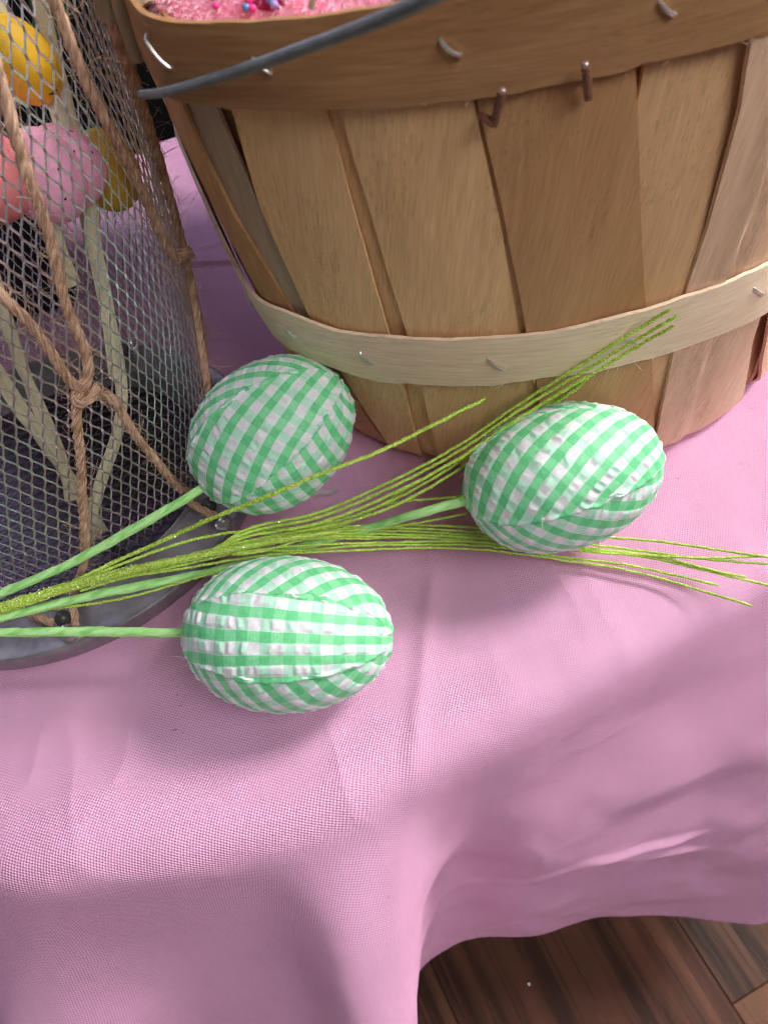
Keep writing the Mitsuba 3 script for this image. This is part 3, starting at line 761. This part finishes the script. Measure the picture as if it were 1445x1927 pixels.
# ------------------------------------------------------------------ spray of gingham eggs and glittered grass
SPRAY = {'stem':[[[-176.7,168.1,30.0],[-146.2,176.2,34.0],[-122.0,182.3,36.0],[-95.2,192.0,39.0],[-78.0,197.8,42.0],[-62.4,203.6,45.0]],[[-176.7,168.1,30.0],[-146.8,168.3,30.0],[-119.7,174.5,25.0],[-91.2,179.9,19.0],[-67.5,185.6,13.0],[-37.4,191.5,10.0],[-5.8,190.9,16.0],[15.4,182.1,31.0],[30.8,180.0,36.0]],[[-176.7,168.1,30.0],[-145.6,161.7,30.0],[-116.4,157.4,28.0],[-92.7,152.6,27.6],[-76.1,148.9,27.6]]],'stalk':[[-176.7,168.1,30.0],[-145.0,169.4,34.0],[-119.4,176.6,31.0],[-92.3,181.6,28.0],[-64.2,185.0,25.0],[-35.2,187.7,22.0],[-18.5,189.3,19.0]],'blade':[[[-145.1,170.4,34.0],[-126.0,177.0,30.0],[-109.2,185.4,28.0],[-87.6,190.1,31.0],[-63.0,186.2,44.0],[-40.2,180.5,57.0],[-20.2,182.9,61.0],[-0.6,188.0,61.0],[19.8,194.9,62.0],[43.5,202.8,64.0]],[[-82.8,184.5,26.0],[-68.6,186.9,24.5],[-58.0,193.3,24.0],[-31.8,193.4,27.0],[-5.3,194.0,34.0],[16.3,194.2,43.0],[35.2,195.5,52.0],[51.3,196.7,62.0],[68.6,193.4,77.2],[84.8,191.4,89.7],[98.5,186.4,104.0]],[[-82.8,184.5,26.0],[-68.6,186.9,24.5],[-58.1,191.8,24.0],[-31.9,191.1,27.0],[-5.6,191.1,34.0],[15.8,191.3,43.0],[34.6,192.6,52.0],[50.6,193.8,62.0],[69.2,191.7,75.9],[85.5,188.2,89.7],[99.8,183.0,104.0]],[[-82.8,184.5,26.0],[-68.6,186.9,24.5],[-58.1,190.2,24.0],[-32.1,188.4,27.0],[-6.1,187.7,34.0],[15.2,187.8,43.0],[33.8,189.0,52.0],[49.7,190.1,62.0],[67.5,187.8,75.9],[83.2,184.1,89.7],[96.8,178.8,104.0]],[[-145.1,170.4,34.0],[-126.0,177.0,30.0],[-88.5,188.7,28.0],[-58.5,195.8,22.0],[-32.8,192.3,22.0],[-4.4,191.2,27.0],[17.6,193.7,34.0],[39.7,198.8,42.0],[60.6,201.3,53.0],[79.6,197.6,70.0]],[[-82.8,184.5,26.0],[-68.6,186.9,24.5],[-58.6,189.9,22.0],[-32.9,190.7,22.0],[-4.8,188.5,27.0],[17.0,190.2,34.0],[36.8,194.8,41.0],[57.0,198.8,51.0],[77.4,196.4,69.0]],[[-82.8,184.5,26.0],[-68.6,186.9,24.5],[-52.2,189.1,22.0],[-35.3,193.3,20.0],[-17.9,194.1,20.0],[-0.1,196.2,22.0],[16.8,191.3,27.0],[32.9,187.0,30.0]],[[-82.8,184.5,26.0],[-68.6,186.9,24.5],[-52.2,188.8,22.0],[-35.4,191.7,20.0],[-16.0,192.0,20.0],[4.7,196.3,26.0],[18.1,196.9,33.0],[29.2,198.8,38.0]],[[-82.8,184.5,26.0],[-68.6,186.9,24.5],[-52.5,189.3,21.0],[-35.8,192.2,18.0],[-5.9,189.9,16.0],[11.2,188.3,17.0],[31.9,183.2,24.0]],[[-72.8,185.4,24.5],[-56.7,189.7,21.0],[-34.3,193.8,18.0],[-7.9,193.8,14.0],[23.2,189.7,10.0],[42.9,185.2,8.0],[82.1,171.1,10.0],[105.5,160.6,13.0],[125.0,150.6,15.0],[139.5,143.6,16.0]],[[-71.1,185.1,24.5],[-55.7,189.1,21.0],[-34.4,192.7,18.0],[-5.9,192.0,14.0],[22.9,187.8,10.0],[42.4,182.8,8.0],[76.2,169.5,9.0],[97.3,160.3,10.0],[110.4,154.2,11.0],[140.6,143.5,12.0]],[[-69.4,184.7,24.5],[-54.6,188.5,21.0],[-34.6,192.5,17.0],[-6.1,191.4,13.0],[25.6,186.0,9.0],[46.2,180.5,7.0],[75.9,168.4,8.0],[96.8,158.8,10.0],[119.3,150.6,13.0],[140.2,145.1,16.0]],[[-67.7,184.3,24.5],[-53.6,187.9,21.0],[-34.7,191.7,17.0],[-6.3,190.0,13.0],[25.3,184.5,9.0],[45.9,179.2,7.0],[70.3,168.6,8.0],[98.2,157.7,9.0],[112.9,149.6,9.0],[137.8,135.6,9.0]],[[-66.0,184.0,24.5],[-52.5,187.2,21.0],[-34.8,190.6,17.0],[-2.3,188.3,12.0],[27.2,183.2,8.0],[51.6,176.0,6.0],[76.8,167.2,8.0],[103.4,155.6,10.0],[118.8,146.4,10.0],[127.1,142.2,10.0]],[[-119.0,176.5,27.0],[-103.7,180.5,25.0],[-83.7,183.2,23.0],[-63.2,185.9,21.0],[-35.0,187.1,17.0],[8.7,183.9,11.0],[37.4,180.0,7.0],[63.2,168.7,6.0],[85.7,159.3,7.0],[105.0,148.7,8.0],[117.2,141.8,8.0]],[[-119.0,176.5,27.0],[-103.7,180.5,25.0],[-83.6,181.6,23.0],[-63.2,183.0,21.0],[-44.1,185.6,16.0],[-17.9,183.7,13.0],[16.9,180.6,9.0],[42.8,175.3,6.0],[64.3,166.7,6.0],[92.1,154.3,6.0],[110.3,142.0,7.0],[125.3,131.3,8.0]],[[-61.0,182.9,24.5],[-49.4,185.4,21.0],[-44.0,187.4,16.0],[-17.7,185.8,13.0],[14.1,182.8,9.0],[37.1,178.7,7.0],[55.1,172.6,6.0]],[[-59.3,182.5,24.5],[-48.4,184.7,21.0],[-36.1,189.8,17.0],[-10.9,189.1,12.0],[14.8,186.6,10.0],[36.8,182.1,8.0]],[[-153.7,172.8,26.0],[-131.1,172.7,24.0],[-106.1,173.8,21.0],[-71.1,181.1,17.0],[-56.2,183.9,15.0]]]}
sy = thing('egg_spray', 'spray of three green gingham eggs and glittered grass blades lying across the pink cloth', 'egg spray')


def gingham_egg(c, axis, toward, a, b, gores, label, seed):
    ex = np.asarray(axis, float) / np.linalg.norm(axis)
    ez = np.asarray(toward, float) - np.asarray(c)
    ez -= ex * (ez @ ex); ez /= np.linalg.norm(ez)
    ey = np.cross(ez, ex)
    F = np.stack([ex, ey, ez], 1)
    k = .045
    def surf(psi, phi, off=0.0):
        x = -a * np.cos(psi)
        r = b * np.sin(psi) ** .93 * (1 - k * x / a)
        q = np.stack([x, r * np.sin(phi), r * np.cos(phi)], -1)
        n = np.stack([x / a ** 2, q[..., 1] / b ** 2, q[..., 2] / b ** 2], -1)
        n /= np.linalg.norm(n, axis=-1, keepdims=True)
        return q + n * np.asarray(off)[..., None], r
    ps, ph = np.meshgrid(np.linspace(0, PI, 48), np.linspace(0, 2 * PI, 64), indexing='ij')
    g, _ = surf(ps, ph, np.zeros_like(ps) - .0006)
    key = obj('egg', ((g @ F.T + c).reshape(-1, 3), grid_faces(48, 64)), 'egg_core_mat', sy, True, None, label)
    fine = np.linspace(0, PI, 4000)
    xl, rl = -a * np.cos(fine), b * np.abs(np.sin(fine)) ** .93 * (1 + k * np.cos(fine))
    arc = np.r_[0, np.cumsum(np.hypot(np.diff(xl), np.diff(rl)))]
    for gi, (p0, p1, alpha, lift) in enumerate(gores):
        p0, p1, al = math.radians(p0), math.radians(p1), math.radians(alpha)
        npsi = 210; nphi = max(20, int((p1 - p0) * b / .00042))
        psi = np.linspace(.02, PI - .02, npsi)
        e0 = p0 + .10 * (meshkit.fbm(np.stack([psi * 3, 0 * psi + gi, 0 * psi + seed], -1), 3, 1) - .5) + .03 * (meshkit.noise(np.stack([psi * 16, 0 * psi + gi, 0 * psi + seed], -1)) - .5)
        e1 = p1 + .10 * (meshkit.fbm(np.stack([psi * 3, 0 * psi + gi + 5, 0 * psi + seed], -1), 3, 2) - .5) + .03 * (meshkit.noise(np.stack([psi * 16, 0 * psi + gi + 9, 0 * psi + seed], -1)) - .5)
        u = np.linspace(0, 1, nphi)
        phi = e0[:, None] + (e1 - e0)[:, None] * u[None]
        PS = np.broadcast_to(psi[:, None], phi.shape)
        _, r = surf(PS, phi, np.zeros_like(phi))
        Xa = np.interp(PS, fine, arc) - np.interp(PI / 2, fine, arc)
        Yb = r * (phi - (p0 + p1) / 2)
        wv = .0011 * (meshkit.fbm(np.stack([Xa * 60 + seed, Yb * 60 + gi, 0 * Xa], -1), 2, 4) - .5)
        U = Xa * math.cos(al) + Yb * math.sin(al) + wv
        V = -Xa * math.sin(al) + Yb * math.cos(al) + wv + (.16 * Xa * Yb / b if gi == 2 else 0)
        frac = np.abs(V / .0073 - np.floor(V / .0073) - .5) * 2
        pale = 1 - np.clip((frac - .30) / .22, 0, 1)                         # puckered between the strong stripes
        rid = meshkit.noise(np.stack([U * 680 + 2.0 * meshkit.noise(np.stack([U * 120, V * 120, 0 * U], -1)), np.floor(V / .0073) * 3.3, 0 * U + seed], -1))
        off = lift + pale * (.0010 * (rid ** 1.3 - .25)) + .0005 * (meshkit.fbm(np.stack([U * 130, V * 130, 0 * U + gi], -1), 2, 6) - .5)
        ed = np.minimum(u * (p1 - p0), (1 - u) * (p1 - p0))[None] * np.maximum(r, .004)
        off = off + .00065 * np.exp(-((ed - .0009) / .0008) ** 2) * (meshkit.noise(np.stack([Xa * 300, 0 * Xa + gi, 0 * Xa], -1)) * 1.6)
        off = np.where(ed < .00025, -.0010, off)
        q, _ = surf(PS, phi, off)
        v = q @ F.T + c
        obj('fabric_patch', (v.reshape(-1, 3), grid_faces(npsi, nphi)), 'gingham_mat', key, True, np.stack([U, V], -1).reshape(-1, 2))
        # loose threads along the seam
    th = []
    rs = np.random.default_rng(seed)
    for _ in range(26):
        gi = rs.integers(len(gores)); p = math.radians(gores[gi][rs.integers(2)]); psi = rs.uniform(.3, PI - .3)
        q = surf(np.array([psi]), np.array([p + rs.normal() * .05]), np.array([.0008]))[0][0] @ F.T + c
        d = rs.normal(size=3) * .6 + (q - c) / np.linalg.norm(q - c); d /= np.linalg.norm(d)
        s = np.linspace(0, 1, 5)[:, None]
        th.append(tube(q + d * s * rs.uniform(.001, .0035) + rs.normal(size=3) * .0012 * s * s, .00007, sides=3, raw=True)[:2])
    obj('threads', join(th)[:2], 'white_mat', key, False, None, None, 'stuff')
    return key


gingham_egg(np.array([-.0374, .2167, .0513]), (.055, .012, .030), CAM, .0340, .0276, [(-118, -20, -104, .0001), (40, 128, -18, .0002), (-26, 45, 20, .0005), (120, 246, 35, .0)], 'green gingham egg at the back left, leaning by the wire lantern', 1)
gingham_egg(np.array([.0668, .1795, .0403]), (.070, -.004, .0150), CAM, .0358, .0268, [(-125, -24, -40, .0001), (58, 130, -35, .0002), (-30, 64, 36, .0005), (122, 240, 20, .0)], 'green gingham egg at the back right, in front of the bushel basket', 2)
gingham_egg(np.array([-.0405, .1413, .0277]), (.073, -.0165, 0), CAM, .0361, .0268, [(-120, -30, -62, .0001), (26, 125, 52, .0003), (-34, 30, -2, .0005), (118, 245, 30, .0)], 'green gingham egg nearest the camera, on a level stem', 3)

for i, s in enumerate(SPRAY['stem']):
    p = spline(np.array(s) / 1000, .0007)
    L = np.r_[0, np.cumsum(np.linalg.norm(np.diff(p, axis=0), axis=1))]
    a = np.arange(14) * 2 * PI / 14
    wrap = ((a[None] / (2 * PI) + L[:, None] / .016) % 1.0)
    R = (.00162 + .00010 * np.sin(L * 90 + i))[:, None] * (1 + .17 * wrap + .05 * (meshkit.noise(np.stack([np.broadcast_to(a[None] * 2, wrap.shape), np.broadcast_to(L[:, None] * 500, wrap.shape), 0 * wrap + i], -1)) - .5))
    v, f, uv = sweep(p, R)
    obj('stem', (v, f), 'stem_mat', sy, True, uv)
    e = p[-1] - p[-6]; e /= np.linalg.norm(e)
    v, f, uv = tube(np.array([p[-1] - e * .0022, p[-1] - e * .0008, p[-1] + e * .0016]), np.array([.00185, .0021, .0024]), raw=True, sides=16)
    obj('collar', (v, f), 'stem_mat', sy, True, uv)
jn = np.array(SPRAY['stem'][0][0]) / 1000
v, f, uv = tube(np.array([jn + [.006, 0, 0], jn, jn + [-.05, -.006, 0], jn + [-.12, -.02, .004]]), .0042, .002, 14)
obj('main_stem', (v, f), 'stem_mat', sy, True, uv)


def rough_tube(pts, r0, r1, amp, seed, step=.0006, sides=8):
    p = spline(np.array(pts) / 1000, step)
    n = len(p)
    L = np.linspace(0, 1, n)
    base = (r0 + (r1 - r0) * L)
    base[-6:] *= np.linspace(1, .75, 6)
    rs = np.random.default_rng(seed)
    R = base[:, None] * (1 + amp * (rs.random((n, sides)) - .45))
    p = p + .00022 * (meshkit.fbm(np.stack([L * 60, 0 * L + seed, 0 * L], -1), 2, seed)[:, None] - .5) * np.array([0, 1, 1])
    return sweep(p, R), p, base


fk = []
def flakes(p, base, n, rs, size):
    i = rs.integers(2, len(p) - 2, n)
    d = rs.normal(size=(n, 3)); d /= np.linalg.norm(d, axis=1, keepdims=True)
    t = p[i + 1] - p[i - 1]; t /= np.linalg.norm(t, axis=1, keepdims=True)
    o = d - t * (d * t).sum(1, keepdims=True); o /= np.linalg.norm(o, axis=1, keepdims=True)
    c = p[i] + o * (base[i] * rs.uniform(1.02, 1.28, n))[:, None]
    a = rs.normal(size=(n, 3)) * .7 + o; a /= np.linalg.norm(a, axis=1, keepdims=True)
    s = np.cross(a, rs.normal(size=(n, 3))); s /= np.linalg.norm(s, axis=1, keepdims=True)
    b = np.cross(a, s)
    z = (size * rs.uniform(.6, 1.5, n))[:, None]
    v = np.stack([c + s * z, c + b * z, c - s * z, c - b * z], 1).reshape(-1, 3)
    f = (np.array([[0, 1, 2], [0, 2, 3]])[None] + np.arange(n)[:, None, None] * 4).reshape(-1, 3)
    fk.append((v, f))


rs = np.random.default_rng(11)
(v, f, uv), p, b = rough_tube(SPRAY['stalk'], .0025, .0009, .30, 5, sides=14)
obj('stalk', (v, f), 'stalk_mat', sy, True, uv, 'thick glittered stalk that the grass blades leave')
flakes(p, b, 520, rs, .00030)
for i, s in enumerate(SPRAY['blade']):
    (v, f, uv), p, b = rough_tube(s, .00085 if i == 0 else .00064 if i < 6 else .00054, .0007 if i == 0 else .00054 if i < 6 else .00044, .62, 100 + i)
    obj('blade', (v, f), 'blade_mat', sy, True, uv)
    flakes(p, b, int(len(p) * .30), rs, .00027)
obj('glitter', join(fk)[:2], 'flake_mat', sy, False, None, 'tiny glitter flakes on the grass blades', 'stuff')

# ------------------------------------------------------------------ pink plush in the basket
pk = thing('plush_toy', 'fluffy pink plush with coloured beads inside the bushel basket', 'plush toy')
PC, PA = np.array([.004, .248, .1800]), np.array([.056, .047, .036])
def inside(v):
    cx, cy = np.interp(v[:, 2], BZ, BCX), np.interp(v[:, 2], BZ, BCY)
    th = np.degrees(np.arctan2(v[:, 1] - cy, v[:, 0] - cx))
    w = bpt(th, np.minimum(v[:, 2], .2), -.0062)
    lim = np.hypot(w[:, 0] - cx, w[:, 1] - cy); r = np.hypot(v[:, 0] - cx, v[:, 1] - cy)
    k = np.where(v[:, 2] < .2015, np.minimum(1, lim / r), 1)
    return np.stack([cx + (v[:, 0] - cx) * k, cy + (v[:, 1] - cy) * k, v[:, 2]], 1)
m = trimesh.creation.icosphere(subdivisions=5)
dv = np.array(m.vertices)
obj('body', (inside(PC + dv * PA * (1 + .05 * (meshkit.fbm(dv * 5, 3, 2) - .5))[:, None] * .985), np.array(m.faces)), 'plush_mat', pk, True)
n = 38000
d = rng.normal(size=(n, 3)); d /= np.linalg.norm(d, axis=1, keepdims=True)
d = d[(d[:, 2] > .2) & (d[:, 1] < .35)]
mask = meshkit.fbm((PC + d * PA) * 85 + 4, 3, 9) < .95                                          # bald velvet patches between the tufts
d = d[mask]
base = inside(PC + d * PA * .985)
d = d[base[:, 2] > .1885]; base = base[base[:, 2] > .1885]
nn = d / PA; nn /= np.linalg.norm(nn, axis=1, keepdims=True)
dirn = nn + rng.normal(size=d.shape) * .45 + np.array([-.25, -.3, -.1]) + (meshkit.noise(base * 300)[:, None] - .5) * np.array([1.0, .3, .2])
dirn /= np.linalg.norm(dirn, axis=1, keepdims=True)
ll = rng.uniform(.0020, .0046, len(d))[:, None]
sd = np.cross(dirn, rng.normal(size=d.shape)); sd /= np.linalg.norm(sd, axis=1, keepdims=True)
v = np.stack([base + sd * .00016, base - sd * .00016, base + dirn * ll * .6 + sd * .00013, base + dirn * ll * .6 - sd * .00013, base + dirn * ll + np.array([0, 0, -.0008])], 1).reshape(-1, 3)
f = (np.array([[0, 1, 2], [1, 3, 2], [2, 3, 4]])[None] + np.arange(len(d))[:, None, None] * 5).reshape(-1, 3)
obj('fur', (v, f), 'fur_mat', pk, False, None, None, 'stuff')
obj('velvet_patch', blob(np.array([-.0050, .2140, .1975]), (.0060, .0080, .0040), 3, .15), 'velvet_mat', pk, True)
obj('velvet_patch', blob(np.array([.0175, .2150, .1985]), (.0110, .0090, .0050), 3, .15), 'velvet_mat', pk, True)
for (x, y, z), col in [([-18.5, 213.7, 195.9], 'mint'), ([-18.1, 212.2, 194.5], 'hot_pink'), ([-13.6, 212.7, 197.0], 'lavender'), ([-10.5, 211.1, 196.2], 'hot_pink'), ([-10.2, 210.1, 195.2], 'hot_pink'), ([-11.1, 209.3, 194.0], 'blue'), ([-9.7, 208.8, 193.8], 'hot_pink'), ([-3.8, 209.5, 196.0], 'yellow'), ([-5.5, 208.8, 194.9], 'blue'), ([-4.6, 208.0, 194.0], 'lavender'), ([9.0, 208.2, 194.9], 'violet'), ([-7.5, 210.8, 196.7], 'hot_pink')]:
    c = np.array([x, y, z]) / 1000 + np.array([0, -.0036, .0036])
    obj('bead', blob(c, np.array([.0009, .0009, .00085]) * rng.uniform(.85, 1.2), 2), f'bead_{col}', pk, True)
nv_ = thing('navy_cloth', 'dark navy cloth just showing over the basket rim right of the wire handle', 'cloth')
obj('fold', blob(mm(32, 215, 196), (.012, .012, .0065), 3, .25, 80, 3), 'navy_mat', nv_, True)
obj('fold', blob(mm(52, 226, 188), (.020, .020, .010), 3, .25, 80, 4), 'navy_mat', nv_, True)

# ------------------------------------------------------------------ loose bits
rf = thing('raffia_twist', 'twist of brown raffia on the basket rim by the wire handle', 'raffia')
for i, s in enumerate(([(-16, 199, 203.0), (-8, 196.5, 203.2), (0, 194.5, 204), (6, 192.5, 205.4), (11, 191, 206.2)], [(1, 196, 206.5), (4, 192.5, 205.8), (4.6, 189, 203.5), (3.2, 188, 200.5)], [(2, 197, 206.8), (7, 193, 205), (11, 191.5, 203.6)], [(5.5, 196, 207), (3.8, 191.5, 204.4), (1.8, 189.6, 202.5)])):
    v, f, uv = ribbon(np.array(s) / 1000, .00065, .0003, seed=60 + i, step=.0012)
    obj('strand', (v, f), 'paper_mat', rf, True, uv)
pp = thing('paper_twist', 'crumpled brown paper strips hanging between the lantern and the bushel basket', 'paper')
for i, s in enumerate(([(-47, 226, 216), (-45, 228, 205), (-46, 231, 197), (-48, 234, 191)], [(-38, 224, 214), (-41, 226, 203), (-43, 230, 192), (-44.5, 236, 180)], [(-41, 222, 213), (-37, 219, 204), (-34, 214, 199.5)], [(-50, 232, 214), (-51, 235, 205), (-52, 240, 196)])):
    v, f, uv = ribbon(np.array(s) / 1000, [.0034, .0026, .0018, .003][i], .0004, seed=70 + i, step=.0012)
    obj('strip', (v, f), 'paper_mat', pp, True, uv)
sc = numbered('paper_scrap')
labels[sc] = {'label': 'small torn scrap of pale paper on the cloth behind the grass blades', 'category': 'paper scrap'}
v, f, uv = ribbon(mm((-31, 224.0, 1.2), (-27, 225.6, 2.2), (-23, 225.2, 1.6), (-18.5, 226.5, 2.6)), .0016, .0003, seed=80, step=.0008, face=(0, 0, 1))
scene[sc] = ply((v, f), 'scrap_mat', True, uv=uv)
sk = numbered('crumb')
labels[sk] = {'label': 'tiny white crumb on the dark wooden floor', 'category': 'crumb'}
scene[sk] = ply(blob(mm(47.4, 80.4, -448.9), (.0013, .0011, .0010), 2, .3, 900), 'white_mat', True)
